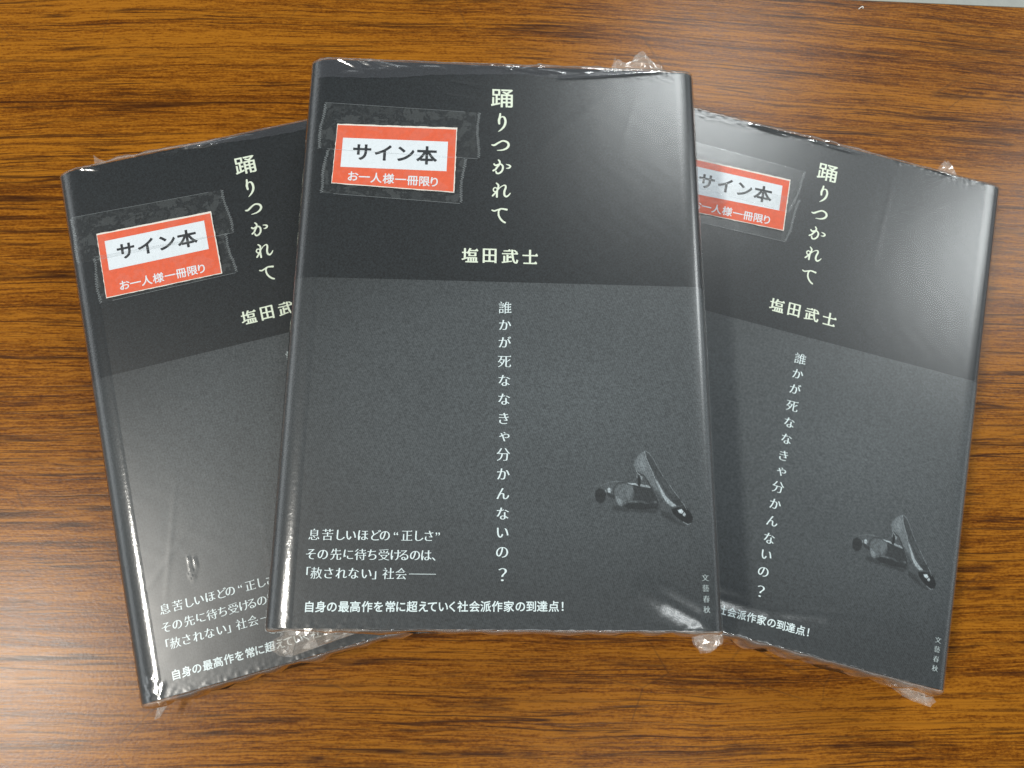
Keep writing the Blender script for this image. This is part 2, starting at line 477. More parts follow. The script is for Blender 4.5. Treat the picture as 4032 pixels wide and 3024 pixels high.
def shell(name, y0, y1, d_out, d_in, mat, parent, taper=0):
    """C-shaped wrapper (jacket or paper band) swept along the book's height"""
    o_, i_ = sec_offset(d_out), sec_offset(d_in); n = len(o_)
    ring = o_ + i_[::-1]; N_ = len(ring)
    ys = list(np.linspace(y0, y1, 12)); vs, fs = [], []
    for y in ys:
        for x, z in ring: vs.append((x * MM, y * MM, (z + Z0 + BT / 2) * MM))
    for r in range(len(ys) - 1):
        for k in range(N_):
            a, b = r * N_ + k, r * N_ + (k + 1) % N_
            fs.append((a, b, b + N_, a + N_))
    for r, fl in ((0, True), (len(ys) - 1, False)):
        for k in range(n - 1):
            q = (r * N_ + k, r * N_ + k + 1, r * N_ + N_ - 2 - k, r * N_ + N_ - 1 - k)
            fs.append(q[::-1] if fl else q)
    o = link(name, vs, fs, mat, parent, smooth=True)
    bm = bmesh.new(); bm.from_mesh(o.data); bmesh.ops.recalc_face_normals(bm, faces=bm.faces)
    for e in bm.edges:
        if len(e.link_faces) == 2 and e.calc_face_angle(0) > math.radians(50): e.smooth = False
    bm.to_mesh(o.data); bm.free()
    return o

# ridges in the film: x0, y0, x1, y1, half-width, height  (mm, on the front cover)
def field(X, Y, ridges):
    D = np.zeros_like(X)
    for x0, y0, x1, y1, s, h in ridges:
        dx, dy = x1 - x0, y1 - y0; L2 = dx * dx + dy * dy + 1e-9
        t = np.clip(((X - x0) * dx + (Y - y0) * dy) / L2, 0, 1)
        d2 = (X - x0 - t * dx) ** 2 + (Y - y0 - t * dy) ** 2
        fade = np.minimum(1, 0.35 + 2.2 * np.minimum(t, 1 - t))
        D += h * fade * np.exp(-d2 / (s * s))
    return D

def film_wrap(parent, ridges, seed, bulge_bot, bulge_top):
    rnd = random.Random(seed)
    prof = sec_offset(0.45)
    half = BT / 2
    # dense front profile
    front_x = np.arange(62.0, -62.01, -0.62)
    low = [p for p in prof if p[1] < half - 0.2 or p[0] > 62.0]
    iu = [i for i, p in enumerate(prof) if p[1] > half - 0.05 and p[0] < 62.1]
    start, end = iu[0], len(prof)
    lowpart = prof[:start]
    uppart = [(x, half + 0.45) for x in front_x]
    lip = [p for p in prof[start:] if p[0] < -62.1]
    ring = lowpart + uppart + lip
    # straight film across the fore-edge, lip to lip
    x_a, z_a = ring[-1]; x_b, z_b = ring[0]
    for k in range(1, 8):
        t = k / 8
        ring.append((x_a + (x_b - x_a) * t + 0.8 * math.sin(math.pi * t), z_a + (z_b - z_a) * t))
    n = len(ring)
    ys = list(np.arange(-97.3, -80, 0.5)) + list(np.arange(-80, 84, 0.9)) + list(np.arange(84, 97.31, 0.42))
    R = np.array(ring)
    X = np.repeat(R[:, 0][None, :], len(ys), 0); Y = np.repeat(np.array(ys)[:, None], n, 1); Z = np.repeat(R[:, 1][None, :], len(ys), 0)
    is_top = (Z > half - 3.4)
    D = field(X, Y, ridges); DB = field(X, Y, [r for r in ridges if r[4] > 1.5])
    # gentle waviness of stretched film
    ph = seed * 1.7
    wav = 0.005 * np.sin(X * 0.55 + np.sin(Y * 0.31 + ph) * 2.0 + ph) * np.sin(Y * 0.42 + X * 0.13 + ph) + 0.012 * np.sin(X * 0.11 + ph) * np.sin(Y * 0.09 + ph * 2)
    edge = np.exp(-((97.3 - np.abs(Y)) / 2.2))
    cr = np.vectorize(lambda a, b: noise.noise(Vector((a * 0.55, b * 0.9 + seed * 7, seed))))(X, Y)
    Z = Z + np.where(is_top, D + wav + edge * np.abs(cr) * 0.35, 0)
    rows = [np.stack([X[i], Y[i], Z[i]], 1) for i in range(len(ys))]
    def cap(row, sign, bulge):
        out = []
        for t in (0.12, 0.28, 0.45, 0.62, 0.8, 1.0):
            r = row.copy()
            for k in range(n):
                x, z = row[k, 0], row[k, 2]
                b = bulge(x) * (0.75 + 0.5 * noise.noise(Vector((x * 0.16, z * 0.2, seed * 3.3 + sign))))
                crk = noise.noise(Vector((x * 0.35, t * 5, seed + 9.1))) * 0.5
                r[k, 2] = z * (math.cos(t * math.pi / 2) ** 0.9) + crk * t
                r[k, 1] = sign * (97.3 + b * math.sin(t * math.pi / 2)) + sign * crk * t * 0.6
                r[k, 0] = x * (1 - 0.006 * t)
            r[:, 2] = np.clip(r[:, 2], -half - 0.45, half + 0.45)
            out.append(r)
        return out
    bot = cap(rows[0], -1, bulge_bot)[::-1]; topc = cap(rows[-1], 1, bulge_top)
    allr = bot + rows + topc
    vs = []
    for r in allr:
        for x, y, z in r: vs.append((x * MM, y * MM, (z + Z0 + half) * MM))
    fs, mi = [], []
    for r in range(len(allr) - 1):
        endrow = r < len(bot) or r >= len(allr) - 1 - len(topc)
        for k in range(n):
            a, b = r * n + k, r * n + (k + 1) % n
            fs.append((a, b, b + n, a + n))
            m = 1
            if not endrow:
                rr = r - len(bot); m = 0
                if is_top[rr, k]:
                    if DB[rr, k] > 0.04: m = 4
                    elif D[rr, k] - DB[rr, k] > 0.05: m = 2
                    elif X[rr, k] < -60.5: m = 3
            mi.append(m)
    o = link('film_wrap', vs, fs, [M['film'], M['filmend'], M['crease'], M['lip'], M['stretch']], parent, smooth=True, midx=mi)
    return o

def crumpled(name, outline, z, amp, seed, parent, layers=2, mat=None, cuts=5, lift=0.0):
    """a loose crumpled bit of film: outline in mm, folded over itself"""
    vs, fs = [], []
    for L in range(layers):
        bm = bmesh.new()
        rnd = random.Random(seed + L)
        cx = sum(p[0] for p in outline) / len(outline); cy = sum(p[1] for p in outline) / len(outline)
        k = 1 - 0.16 * L
        ring = [bm.verts.new((cx + (p[0] - cx) * k + rnd.uniform(-.3, .3), cy + (p[1] - cy) * k + rnd.uniform(-.3, .3), 0)) for p in outline]
        f = bm.faces.new(ring)
        bmesh.ops.triangulate(bm, faces=[f])
        for _ in range(3):
            bmesh.ops.subdivide_edges(bm, edges=[e for e in bm.edges if e.calc_length() > 2.2], cuts=1, use_grid_fill=True)
            bmesh.ops.triangulate(bm, faces=bm.faces[:])
        for v in bm.verts:
            q = Vector((v.co.x * 0.33, v.co.y * 0.33, seed * 2.1 + L * 5))
            q2 = Vector((v.co.x * 0.9, v.co.y * 0.9, seed * 1.1 + L * 5))
            v.co.z = z + L * 0.9 + amp * noise.noise(q) + amp * 0.30 * (abs(noise.noise(q2)) - 0.2) + lift * (v.co.y - cy)
        bm.verts.ensure_lookup_table(); n = len(vs)
        for i, v in enumerate(bm.verts): v.index = i; vs.append((v.co.x * MM, v.co.y * MM, v.co.z * MM))
        for f in bm.faces: fs.append(tuple(n + v.index for v in f.verts))
        bm.free()
    return link(name, vs, fs, mat or M['crumple'], parent, smooth=False)

def flat_patch(name, outline, z, mat, parent, thick=0.0):
    n = len(outline)
    vs = [(x * MM, y * MM, z * MM) for x, y in outline]
    bm = bmesh.new(); f = bm.faces.new([bm.verts.new(v) for v in vs])
    if f.normal.z < 0: f.normal_flip()
    f.normal_update()
    if f.normal.z < 0: f.normal_flip()
    if thick:
        r = bmesh.ops.extrude_face_region(bm, geom=[f])
        for v in [g for g in r['geom'] if isinstance(g, bmesh.types.BMVert)]: v.co.z -= thick * MM
        bmesh.ops.recalc_face_normals(bm, faces=bm.faces)
    bmesh.ops.triangulate(bm, faces=bm.faces[:])
    me = bpy.data.meshes.new(name); bm.to_mesh(me); bm.free(); me.materials.append(mat)
    o = bpy.data.objects.new(name, me); COL.objects.link(o); o.parent = parent
    return o

# ------------------------------------------------------------------ printed matter
def title_lettering(parent, z):
    I = Ink()
    I.boxchar('踊', -4.7, 2.9, 80.2, 87.3, z, 'title')
    # brush kana; numbers are read in a 603 x 1659 drawing for the first two and 642 x 1659 for the rest
    def A(px, py): return (-4.93 + (px - 70) * 0.01825, 87.5 - (py - 100) * 0.02023)
    def B(px, py): return (-3.9 + (px - 120) * 0.01690, 59.5 - (py - 200) * 0.01820)
    lv = [0]
    def brush(map_, pts, s):
        lv[0] += 1; zz = z + 0.004 * lv[0]
        I.stroke([(*map_(a, b), c * s) for a, b, c in pts], lambda x, y: (x, y, zz))
    s = 0.0185
    brush(A, [(262, 595, 34), (255, 660, 42), (240, 720, 46), (245, 790, 40)], s)
    brush(A, [(262, 690, 14), (290, 655, 22), (340, 665, 40), (365, 740, 44), (345, 830, 44), (290, 900, 34), (232, 945, 12)], s)
    brush(A, [(112, 1210, 26), (160, 1212, 40), (235, 1165, 36), (320, 1125, 34), (400, 1145, 42), (432, 1200, 44), (400, 1260, 42), (320, 1300, 30), (215, 1312, 14)], s)
    s = 0.0175
    brush(B, [(155, 305, 36), (185, 330, 36), (245, 310, 34), (290, 300, 34), (335, 345, 38), (325, 430, 38), (270, 490, 36), (215, 497, 34), (195, 455, 30)], s)
    brush(B, [(245, 215, 30), (272, 250, 36), (262, 310, 36), (215, 370, 38), (190, 410, 38), (140, 442, 36)], s)
    brush(B, [(405, 300, 14), (465, 318, 34), (490, 345, 36), (460, 378, 32), (405, 385, 12)], s)
    brush(B, [(210, 705, 26), (248, 745, 38), (245, 800, 36), (225, 870, 38), (222, 990, 40)], s)
    brush(B, [(235, 820, 24), (180, 800, 26), (148, 835, 26), (165, 880, 26), (205, 880, 26)], s)
    brush(B, [(135, 970, 34), (190, 910, 34), (250, 830, 22), (320, 765, 18), (385, 745, 30), (400, 790, 38), (375, 870, 40), (375, 945, 40), (410, 978, 38), (455, 955, 30), (495, 905, 18)], s)
    brush(B, [(130, 1268, 26), (175, 1282, 32), (240, 1260, 30), (320, 1235, 32), (425, 1248, 42)], s)
    brush(B, [(285, 1255, 28), (262, 1290, 32), (265, 1370, 36), (300, 1440, 38), (350, 1490, 36), (395, 1515, 34)], s)
    return I.link('title_lettering', M['title'], parent)

def author_lettering(parent, z):
    I = Ink()
    for ch, x0, x1 in (('塩', -13.6, -8.3), ('田', -6.5, -2.1), ('武', -0.1, 5.2), ('士', 6.9, 11.9)):
        I.boxchar(ch, x0, x1, 20.8, 25.7, z, 'heavy')
    return I.link('author_lettering', M['title'], parent)

def vertical_lettering(parent, z):
    I = Ink()
    for ch, y in zip('誰かが死ななきゃ分かんないの', (4.8, -1.2, -7.2, -13.7, -20.1, -26.3, -32.6, -38.1, -44.2, -50.4, -56.5, -62.7, -68.4, -74.3)):
        e = 4.6 if ord(ch) > 0x4E00 else 4.35
        I.char(ch, 1.1 + (0.35 if ch == 'ゃ' else 0), y, e, z, 'serif')
    I.char('？', 1.3, -81.1, 5.2, z, 'serif', ex=5.8)
    return I.link('slogan_lettering', M['bandink'], parent)

def horizontal_lettering(parent, z):
    I = Ink()
    X = lambda a: -57.8 + (a - 215) * 0.0418
    for ch, a in zip('息苦しいほどの“正しさ”', (253, 350, 440, 518, 605, 695, 765, 845, 925, 1010, 1085, 1150)):
        if ch in '“”': I.char(ch, X(a), -69.9, 3.8, z, 'plain')
        else: I.char(ch, X(a), -69.75, 3.75, z, 'serif', ex=3.6)
    for ch, a in zip('その先に待ち受けるのは、', (240, 325, 418, 508, 595, 680, 765, 848, 910, 990, 1070, 1152)):
        I.char(ch, X(a), -75.55, 3.75, z, 'serif', ex=3.6)
    for ch, a in zip('「赦されない」社会', (205, 288, 375, 465, 553, 645, 728, 803, 895)):
        I.char(ch, X(a), -81.1, 3.75, z, 'serif', ex=3.6)
    n = len(I.v); x0, x1 = X(952), X(1146)
    I.v += [(x0, -81.2, z), (x1, -81.2, z), (x1, -81.05, z), (x0, -81.05, z)]; I.f.append([n, n + 1, n + 2, n + 3])
    o1 = I.link('copy_lettering', M['bandink'], parent)
    I = Ink(); X = lambda a: -57.2 + (a - 193) * 0.04124
    s = '自身の最高作を常に超えていく社会派作家の到達点！'
    for ch, a in zip(s, (218, 300, 380, 465, 547, 632, 715, 800, 875, 957, 1038, 1105, 1182, 1250, 1325, 1410, 1492, 1575, 1660, 1745, 1825, 1905, 1990, 2055)):
        I.char(ch, X(a), -90.9 + (a - 218) / 1837 * 0.7, 3.35, z, 'bold')
    o2 = I.link('tagline_lettering', M['bandink'], parent)
    I = Ink()
    for ch, y in zip('文藝春秋', (-81.4, -84.5, -87.7, -90.8)):
        I.char(ch, 63.75 - 0.1, y, 2.25, z, 'serif')
    # the publisher's name stands on the roll towards the spine: lift follows the band's surface
    vv = []
    for x, y, zz in I.v: vv.append((x, y, zz - band_drop(x) + 0.12))
    I.v = vv
    o3 = I.link('imprint_lettering', M['pubink'], parent)
    return o1, o2, o3

def band_drop(x):
    """how far the cover's face has fallen at x near the spine"""
    if x < 58: return 0.0
    pts = sorted([(a, b) for a, b in sec_offset(0.15) if a > 57 and b > 0])
    for (a, b), (c, d) in zip(pts, pts[1:]):
        if a <= x <= c: return (BT / 2 + 0.15) - (b + (d - b) * (x - a) / max(1e-6, c - a))
    return 0.0

def shoe_picture(parent, z):
    """the pair of court shoes printed on the band: a fine sheet whose ink density fades into the band's own tone"""
    K = 0.04757 * 0.6971
    ox, oy = 29.46 + (132.7 - 220) * 0.04757, -42.15 - (116.1 - 200) * 0.04724
    step = 6.5
    gx = np.arange(60, 1130, step); gy = np.arange(60, 900, step)
    PX, PY = np.meshgrid(gx, gy)
    V = np.ones_like(PX) * 100.0
    def segd(pts, closed):
        d = np.full(PX.shape, 1e9); n = len(pts)
        for i in range(n if closed else n - 1):
            (x0, y0), (x1, y1) = pts[i], pts[(i + 1) % n]
            dx, dy = x1 - x0, y1 - y0; t = np.clip(((PX - x0) * dx + (PY - y0) * dy) / (dx * dx + dy * dy + 1e-9), 0, 1)
            d = np.minimum(d, np.hypot(PX - x0 - t * dx, PY - y0 - t * dy))
        return d
    def inside(pts):
        r = np.zeros(PX.shape, bool); n = len(pts)
        for i in range(n):
            (x0, y0), (x1, y1) = pts[i], pts[(i + 1) % n]
            if y0 == y1: continue
            c = ((y0 > PY) != (y1 > PY)) & (PX < (x1 - x0) * (PY - y0) / (y1 - y0) + x0)
            r ^= c
        return r
    def poly(g, soft, *pts):
        nonlocal V
        sd = np.where(inside(pts), 1, -1) * segd(pts, True)
        a = np.clip(0.5 + sd / (2 * soft), 0, 1); a = a * a * (3 - 2 * a)
        V = V * (1 - a) + g * a
    def line(g, wd, *pts):
        nonlocal V
        a = np.clip((wd * 0.5 + 2.5 - segd(pts, False)) / 5.0, 0, 1)
        V = V * (1 - a) + g * a
    poly(80, 16, (290, 672), (330, 655), (480, 690), (700, 690), (760, 640), (725, 722), (480, 712), (320, 702))
    poly(80, 18, (760, 690), (860, 720), (920, 800), (1000, 828), (940, 835), (840, 785), (770, 735))
    poly(66, 6, (140, 560), (150, 515), (180, 490), (225, 505), (247, 545), (240, 600), (215, 630), (180, 635), (150, 610))
    poly(106, 6, (200, 470), (260, 435), (330, 420), (420, 428), (345, 470), (330, 540), (340, 600), (300, 590), (262, 540), (240, 500))
    poly(76, 8, (248, 545), (300, 585), (335, 592), (332, 560), (300, 545), (262, 520))
    line(134, 5, (196, 472), (255, 440), (320, 424), (400, 422))
    line(112, 4, (190, 475), (215, 490), (245, 525), (258, 560))
    line(122, 4, (412, 422), (345, 430), (310, 465), (300, 500))
    line(66, 6, (420, 434), (362, 442), (327, 477), (316, 530), (322, 590))
    poly(205, 3, (260, 492), (285, 485), (296, 510), (288, 535), (268, 532))
    line(175, 5, (240, 506), (250, 528)); line(150, 4, (302, 490), (303, 512))
    poly(122, 7, (340, 480), (400, 447), (460, 442), (502, 460), (512, 520), (482, 590), (420, 620), (385, 655), (355, 640), (338, 590), (335, 530))
    poly(128, 16, (430, 470), (480, 470), (500, 500), (480, 560), (440, 560))
    poly(150, 10, (338, 560), (375, 590), (402, 620), (390, 655), (362, 645), (342, 610))
    poly(76, 7, (506, 458), (600, 477), (680, 487), (748, 620), (738, 668), (600, 605), (500, 600), (520, 540))
    poly(68, 8, (400, 660), (450, 630), (560, 622), (700, 640), (735, 672), (600, 692), (450, 682))
    line(130, 4, (392, 656), (430, 626), (490, 612), (552, 622))
    poly(118, 5, (700, 608), (725, 604), (731, 625), (706, 629))
    line(66, 5, (450, 450), (530, 466), (600, 484), (685, 492))
    poly(195, 2.5, (455, 436), (535, 441), (566, 464), (520, 456), (470, 448))
    poly(170, 2.5, (570, 447), (655, 457), (674, 479), (600, 473), (571, 466))
    poly(88, 4, (540, 310), (578, 350), (584, 400), (574, 466), (548, 442), (538, 370))
    poly(58, 4, (560, 372), (584, 378), (580, 440), (573, 470), (552, 456))
    line(185, 5, (543, 312), (552, 340), (574, 358)); line(165, 5, (545, 345), (548, 385))
    poly(165, 3, (578, 365), (606, 376), (592, 412), (582, 396))
    poly(128, 3.5, (630, 128), (590, 145), (550, 190), (526, 230), (522, 270), (540, 315), (590, 345), (625, 365), (660, 420), (700, 500), (730, 570), (745, 622),
         (800, 652), (870, 662), (905, 655), (860, 645), (800, 600), (765, 530), (740, 450), (715, 380), (690, 320), (655, 230), (632, 170))
    poly(142, 22, (600, 165), (560, 220), (560, 280), (610, 320), (650, 330), (640, 250), (622, 180))
    poly(98, 16, (690, 470), (760, 540), (800, 610), (860, 655), (940, 700), (990, 790), (930, 770), (840, 705), (770, 665), (745, 622))
    poly(86, 4, (640, 132), (690, 180), (745, 275), (800, 370), (880, 480), (950, 580), (962, 622), (912, 652), (830, 540), (760, 420), (700, 310), (655, 220))
    poly(98, 14, (740, 330), (800, 400), (880, 500), (920, 570), (860, 530), (790, 430))
    poly(186, 5, (718, 385), (745, 420), (780, 490), (820, 560), (870, 610), (918, 646), (880, 657), (830, 628), (785, 562), (752, 482), (728, 422))
    line(60, 6, (578, 346), (612, 362), (650, 422), (690, 492), (720, 562), (742, 622))
    line(200, 4, (630, 128), (640, 190), (665, 255), (700, 330), (718, 382))
    line(150, 4, (640, 126), (672, 146), (712, 205), (748, 280), (800, 368)); line(130, 3, (800, 368), (860, 455)); line(195, 3, (860, 455), (900, 515), (946, 577))
    poly(56, 6, (866, 682), (920, 662), (1000, 655), (1042, 700), (1067, 750), (1062, 800), (1030, 816), (980, 802), (920, 762), (880, 722))
    poly(76, 5, (880, 600), (950, 590), (985, 620), (1012, 672), (935, 668))
    line(135, 3, (905, 658), (965, 646), (998, 630)); line(170, 4, (966, 606), (992, 642), (1012, 684))
    poly(225, 3, (926, 690), (962, 677), (980, 700), (963, 724), (938, 714)); poly(215, 3, (972, 726), (990, 709), (1002, 728), (989, 747), (974, 741))
    line(200, 4, (972, 798), (1010, 821), (1042, 815))
    ratio = (V / 100.0) ** 2.6
    ny, nx = PX.shape
    vs = [((ox + PX[j, i] * K) * MM, (oy - PY[j, i] * K * 0.993) * MM, z * MM) for j in range(ny) for i in range(nx)]
    fs = [(j * nx + i, (j + 1) * nx + i, (j + 1) * nx + i + 1, j * nx + i + 1) for j in range(ny - 1) for i in range(nx - 1)]
    o = link('shoe_picture', vs, fs, M['print'], parent)
    at = o.data.color_attributes.new('ink', 'FLOAT_COLOR', 'POINT')
    r = ratio.reshape(-1); col = np.stack([r, r, r, np.ones_like(r)], 1).astype(np.float32)
    at.data.foreach_set('color', col.reshape(-1))
    return o

# ------------------------------------------------------------------ label and tape
def bil(q):
    (x0, y0), (x1, y1), (x2, y2), (x3, y3) = q   # TL TR BR BL ; u right 0..1, v down 0..1
    def f(u, v):
        return ((x0 * (1 - u) + x1 * u) * (1 - v) + (x3 * (1 - u) + x2 * u) * v, (y0 * (1 - u) + y1 * u) * (1 - v) + (y3 * (1 - u) + y2 * u) * v)
    return f

def make_label(parent, quad, white, z, seed):
    rnd = random.Random(seed)
    f = bil(quad)
    def ragged(fq, k, amp):
        pts = []
        for s in range(4):
            for i in range(k):
                t = i / k
                u, v = ((t, 0), (1, t), (1 - t, 1), (0, 1 - t))[s]
                x, y = fq(u, v); a = amp * rnd.uniform(-1, 1) if i else 0
                pts.append((x + (a if s % 2 else 0), y + (0 if s % 2 else a)))
        return pts
    card = flat_patch('label_card', ragged(f, 26, 0.10), z, M['labelcut'], parent, thick=0.13)
    e = 0.012
    red = flat_patch('red_print', [f(e * 0.4, e * 1.8), f(1 - e * 0.7, e * 2.6), f(1 - e * 0.7, 1 - e), f(e * 0.4, 1 - e)], z + 0.02, M['red'], card)
    flat_patch('white_panel', white, z + 0.04, M['white'], card)
    g = bil(white)
    wl = math.hypot(white[1][0] - white[0][0], white[1][1] - white[0][1]); ang = math.atan2(white[1][1] - white[0][1], white[1][0] - white[0][0])
    I = Ink(); zz = z + 0.06
    for ch, u, v, e_ in (('サ', .192, .47, 6.9), ('イ', .395, .47, 6.9), ('ン', .60, .47, 6.9), ('本', .805, .50, 7.3)):
        x, y = g(u, v)
        I.char(ch, x, y, e_, zz, 'signbold', rot=ang)
    I.link('label_lettering', M['black'], card)
    I = Ink()
    for ch, u in zip('お一人様一冊限り', (.168, .262, .358, .458, .558, .655, .750, .832)):
        x, y = f(u, .862)
        I.char(ch, x, y, 4.0, zz, 'bold', rot=ang)
    I.link('label_lettering', M['white'], card)
    return card

def make_tape(parent, quad, z, seed):
    rnd = random.Random(seed); f = bil(quad)
    top = [f(t, 0) for t in np.linspace(0, 1, 12)][:-1]
    bot = [f(1 - t, 1) for t in np.linspace(0, 1, 12)][:-1]
    H = math.hypot(quad[1][0] - quad[2][0], quad[1][1] - quad[2][1]); k = int(H / 0.85)
    def zig(u, down):
        pts = []
        for i in range(k * 2):
            t = i / (k * 2); tt = t if down else 1 - t
            x, y = f(u, tt)
            a = (0.5 if i % 2 else -0.5) + rnd.uniform(-0.15, 0.15) + 0.3 * math.sin(t * 7 + seed)
            pts.append((x + a, y))
        return pts
    outline = top + zig(1, True) + bot + zig(0, False)
    tape = flat_patch('tape_strip', outline, z, M['tape'], parent)
    # bright sawn rims
    vs, fs = [], []
    for zz in (zig(1, True), zig(0, False)):
        pass
    def rim(pts, wd):
        for a, b in zip(pts, pts[1:]):
            d = Vector((b[0] - a[0], b[1] - a[1])); nn = Vector((-d.y, d.x)).normalized() * wd / 2
            n = len(vs)
            vs.extend([((a[0] + nn.x) * MM, (a[1] + nn.y) * MM, (z + 0.02) * MM), ((a[0] - nn.x) * MM, (a[1] - nn.y) * MM, (z + 0.02) * MM),
                       ((b[0] - nn.x) * MM, (b[1] - nn.y) * MM, (z + 0.02) * MM), ((b[0] + nn.x) * MM, (b[1] + nn.y) * MM, (z + 0.02) * MM)])
            fs.append((n, n + 1, n + 2, n + 3))
    nt = len(top)
    rim(outline[nt:nt + 2 * k], 0.16); rim(outline[-2 * k:], 0.16)
    rim(top, 0.10); rim(outline[nt + 2 * k:nt + 2 * k + len(bot)], 0.12)
    link('cut_edge', vs, fs, M['tapeedge'], tape)
    return tape

# ------------------------------------------------------------------ assemble a book
def make_book(name, label, loc, rz, seed, lq, wq, tapes, ridges, bulge_bot, bulge_top, overlap, ears):
    b = thing(name, label, 'book', loc, rz, 'shrink wrapped books fanned out on the table')
    zf = top_z()
    vs, fs = [], []
    box(vs, fs, -64.0 * MM, 60.5 * MM, -93.5 * MM, 93.5 * MM, (Z0 + 2.9) * MM, (Z0 + BT - 2.9) * MM)
    link('page_block', vs, fs, M['pages'], b)
    j = shell('jacket', -BH, BH, 0.0, -2.7, M['jacket'], b)
    title_lettering(j, zf + 0.03)
    author_lettering(j, zf + 0.03)
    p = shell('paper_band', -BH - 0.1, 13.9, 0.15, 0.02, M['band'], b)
    vertical_lettering(p, zf + 0.18)
    horizontal_lettering(p, zf + 0.18)
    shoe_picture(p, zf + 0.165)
    film = film_wrap(b, ridges, seed, bulge_bot, bulge_top)
    for o in overlap:
        ov = flat_grid('film_overlap', o, zf + 0.56, M['overlap'], film, ridges)
    for (pts, z, amp, sd, ly) in ears:
        crumpled('loose_film', pts, z, amp, sd, film, layers=ly)
    make_label(b, lq, wq, zf + 0.66, seed)
    for i, q in enumerate(tapes): make_tape(b, q, zf + 0.76 + 0.035 * i, seed + i)
    return b

def flat_grid(name, edge, z, mat, parent, ridges):
    """second layer of film along the head of the book: edge = its wavy lower outline"""
    xs = np.arange(edge[0][0], edge[-1][0] + 0.01, 0.6); ex = [e[0] for e in edge]; ey = [e[1] for e in edge]
    vs, fs = [], []; K = 16
    for i, x in enumerate(xs):
        y0 = np.interp(x, ex, ey) + 0.12 * math.sin(x * 0.9); y1 = 97.25
        y0 = min(y0, y1 - 0.02)
        for k in range(K + 1):
            y = y0 + (y1 - y0) * k / K
            d = float(field(np.array([x]), np.array([y]), ridges)[0])
            vs.append((x * MM, y * MM, (z + d * 1.05 + 0.03 * math.sin(x * 0.5 + y)) * MM))
    for i in range(len(xs) - 1):
        for k in range(K):
            a = i * (K + 1) + k; fs.append((a, a + K + 1, a + K + 2, a + 1))
    return link(name, vs, fs, mat, parent, smooth=True)

# ------------------------------------------------------------------ setting
vs, fs = [], []
box(vs, fs, -3, 3, -3, 3, -0.72, -0.70)
fl = link('floor', vs, fs, M['floor']); fl['kind'] = 'structure'

table = thing('table', 'brown wood grain laminate table top under the three books', 'table', (0, 0, 0))
bm = bmesh.new()
def edge_y(x): return 0.1806 - 0.0108 * x
tv = [(-0.75, -0.55), (1.05, -0.55), (1.05, edge_y(1.05)), (-0.75, edge_y(-0.75))]
vs = [(x, y, 0) for x, y in tv] + [(x, y, -0.024) for x, y in tv]
link('tabletop', vs, [(0, 1, 2, 3), (7, 6, 5, 4), (0, 4, 5, 1), (1, 5, 6, 2), (2, 6, 7, 3), (3, 7, 4, 0)], M['wood'], table)
x0, x1 = -0.75, 1.05
e0, e1 = edge_y(x0), edge_y(x1)
vs = [(x0, e0 + 0.0002, -0.0004), (x1, e1 + 0.0002, -0.0004), (x1, e1 + 0.0016, -0.0014), (x0, e0 + 0.0016, -0.0014),
      (x0, e0 + 0.0002, -0.025), (x1, e1 + 0.0002, -0.025), (x1, e1 + 0.0016, -0.025), (x0, e0 + 0.0016, -0.025)]
link('edge_band', vs, [(0, 1, 2, 3), (7, 6, 5, 4), (0, 4, 5, 1), (1, 5, 6, 2), (2, 6, 7, 3), (3, 7, 4, 0)], M['edge'], table)

# ------------------------------------------------------------------ the three books
rn = random.Random(5)
def edge_ridges(n, x0, x1, seed):
    r = random.Random(seed); out = []
    for i in range(n):
        x = r.uniform(x0, x1); y = r.uniform(94.8, 97.2); L = r.uniform(2, 11); sl = r.uniform(-0.05, 0.10)
        out.append((x, y, x + L, y - L * sl, r.uniform(0.22, 0.5), r.uniform(0.08, 0.30)))
    return out

RC = [(-63.5, 96.9, -61.7, 96.5, 0.47, 0.38), (-60.9, 97.8, -51.1, 93.1, 0.51, 0.53), (-56.4, 96.8, -51.4, 94.7, 0.47, 0.45), (-58.6, 97.6, -53.2, 95.8, 0.41, 0.38),
      (-56.0, 97.9, -45.5, 94.3, 0.57, 0.56), (-53.1, 96.8, -39.2, 94.8, 0.49, 0.45), (-50.0, 97.6, -38.5, 93.9, 0.47, 0.38), (-49.7, 92.9, -38.5, 93.9, 0.47, 0.31),
      (-57.3, 91.6, -50.4, 91.8, 0.54, 0.28), (-41.2, 94.6, -33.5, 94.5, 0.41, 0.31),
      (-40.1, 97.9, -28.6, 97.6, 0.41, 0.38), (-37.4, 96.9, -31.3, 96.8, 0.41, 0.38), (-18.9, 96.6, -10.5, 97.1, 0.41, 0.38), (-11.1, 98.0, 1.1, 97.6, 0.61, 0.44),
      (-11.0, 96.9, 2.1, 97.0, 0.41, 0.38), (-14.6, 95.8, -3.9, 96.0, 0.41, 0.31), (-2.2, 96.6, 4.4, 96.5, 0.41, 0.31), (8.5, 97.4, 13.2, 97.2, 0.41, 0.38), (6.5, 95.8, 13.5, 96.8, 0.47, 0.38),
      (16, 97.0, 34.2, 96.9, 0.68, 0.44), (20.1, 92.6, 56, 96.6, .7, .30),
      (-25, 91.0, -4, 86.5, .7, .05), (-18, 90.0, 0, 87.5, .6, .05), (-24, 85.0, -6, 82.0, .8, .06), (-22, 82.5, -8, 80, .7, .05),
      (45, -85.0, 65.5, -96.0, 3.2, .90),
      (53.0, -31.4, 54.8, -30.6, .8, .30), (53.6, -29.2, 55.4, -29.0, .5, .22), (63.2, -40, 64.4, -76, .30, .16), (62.8, -18, 63.2, -40, .30, .10)] + edge_ridges(16, -62, 40, 3)
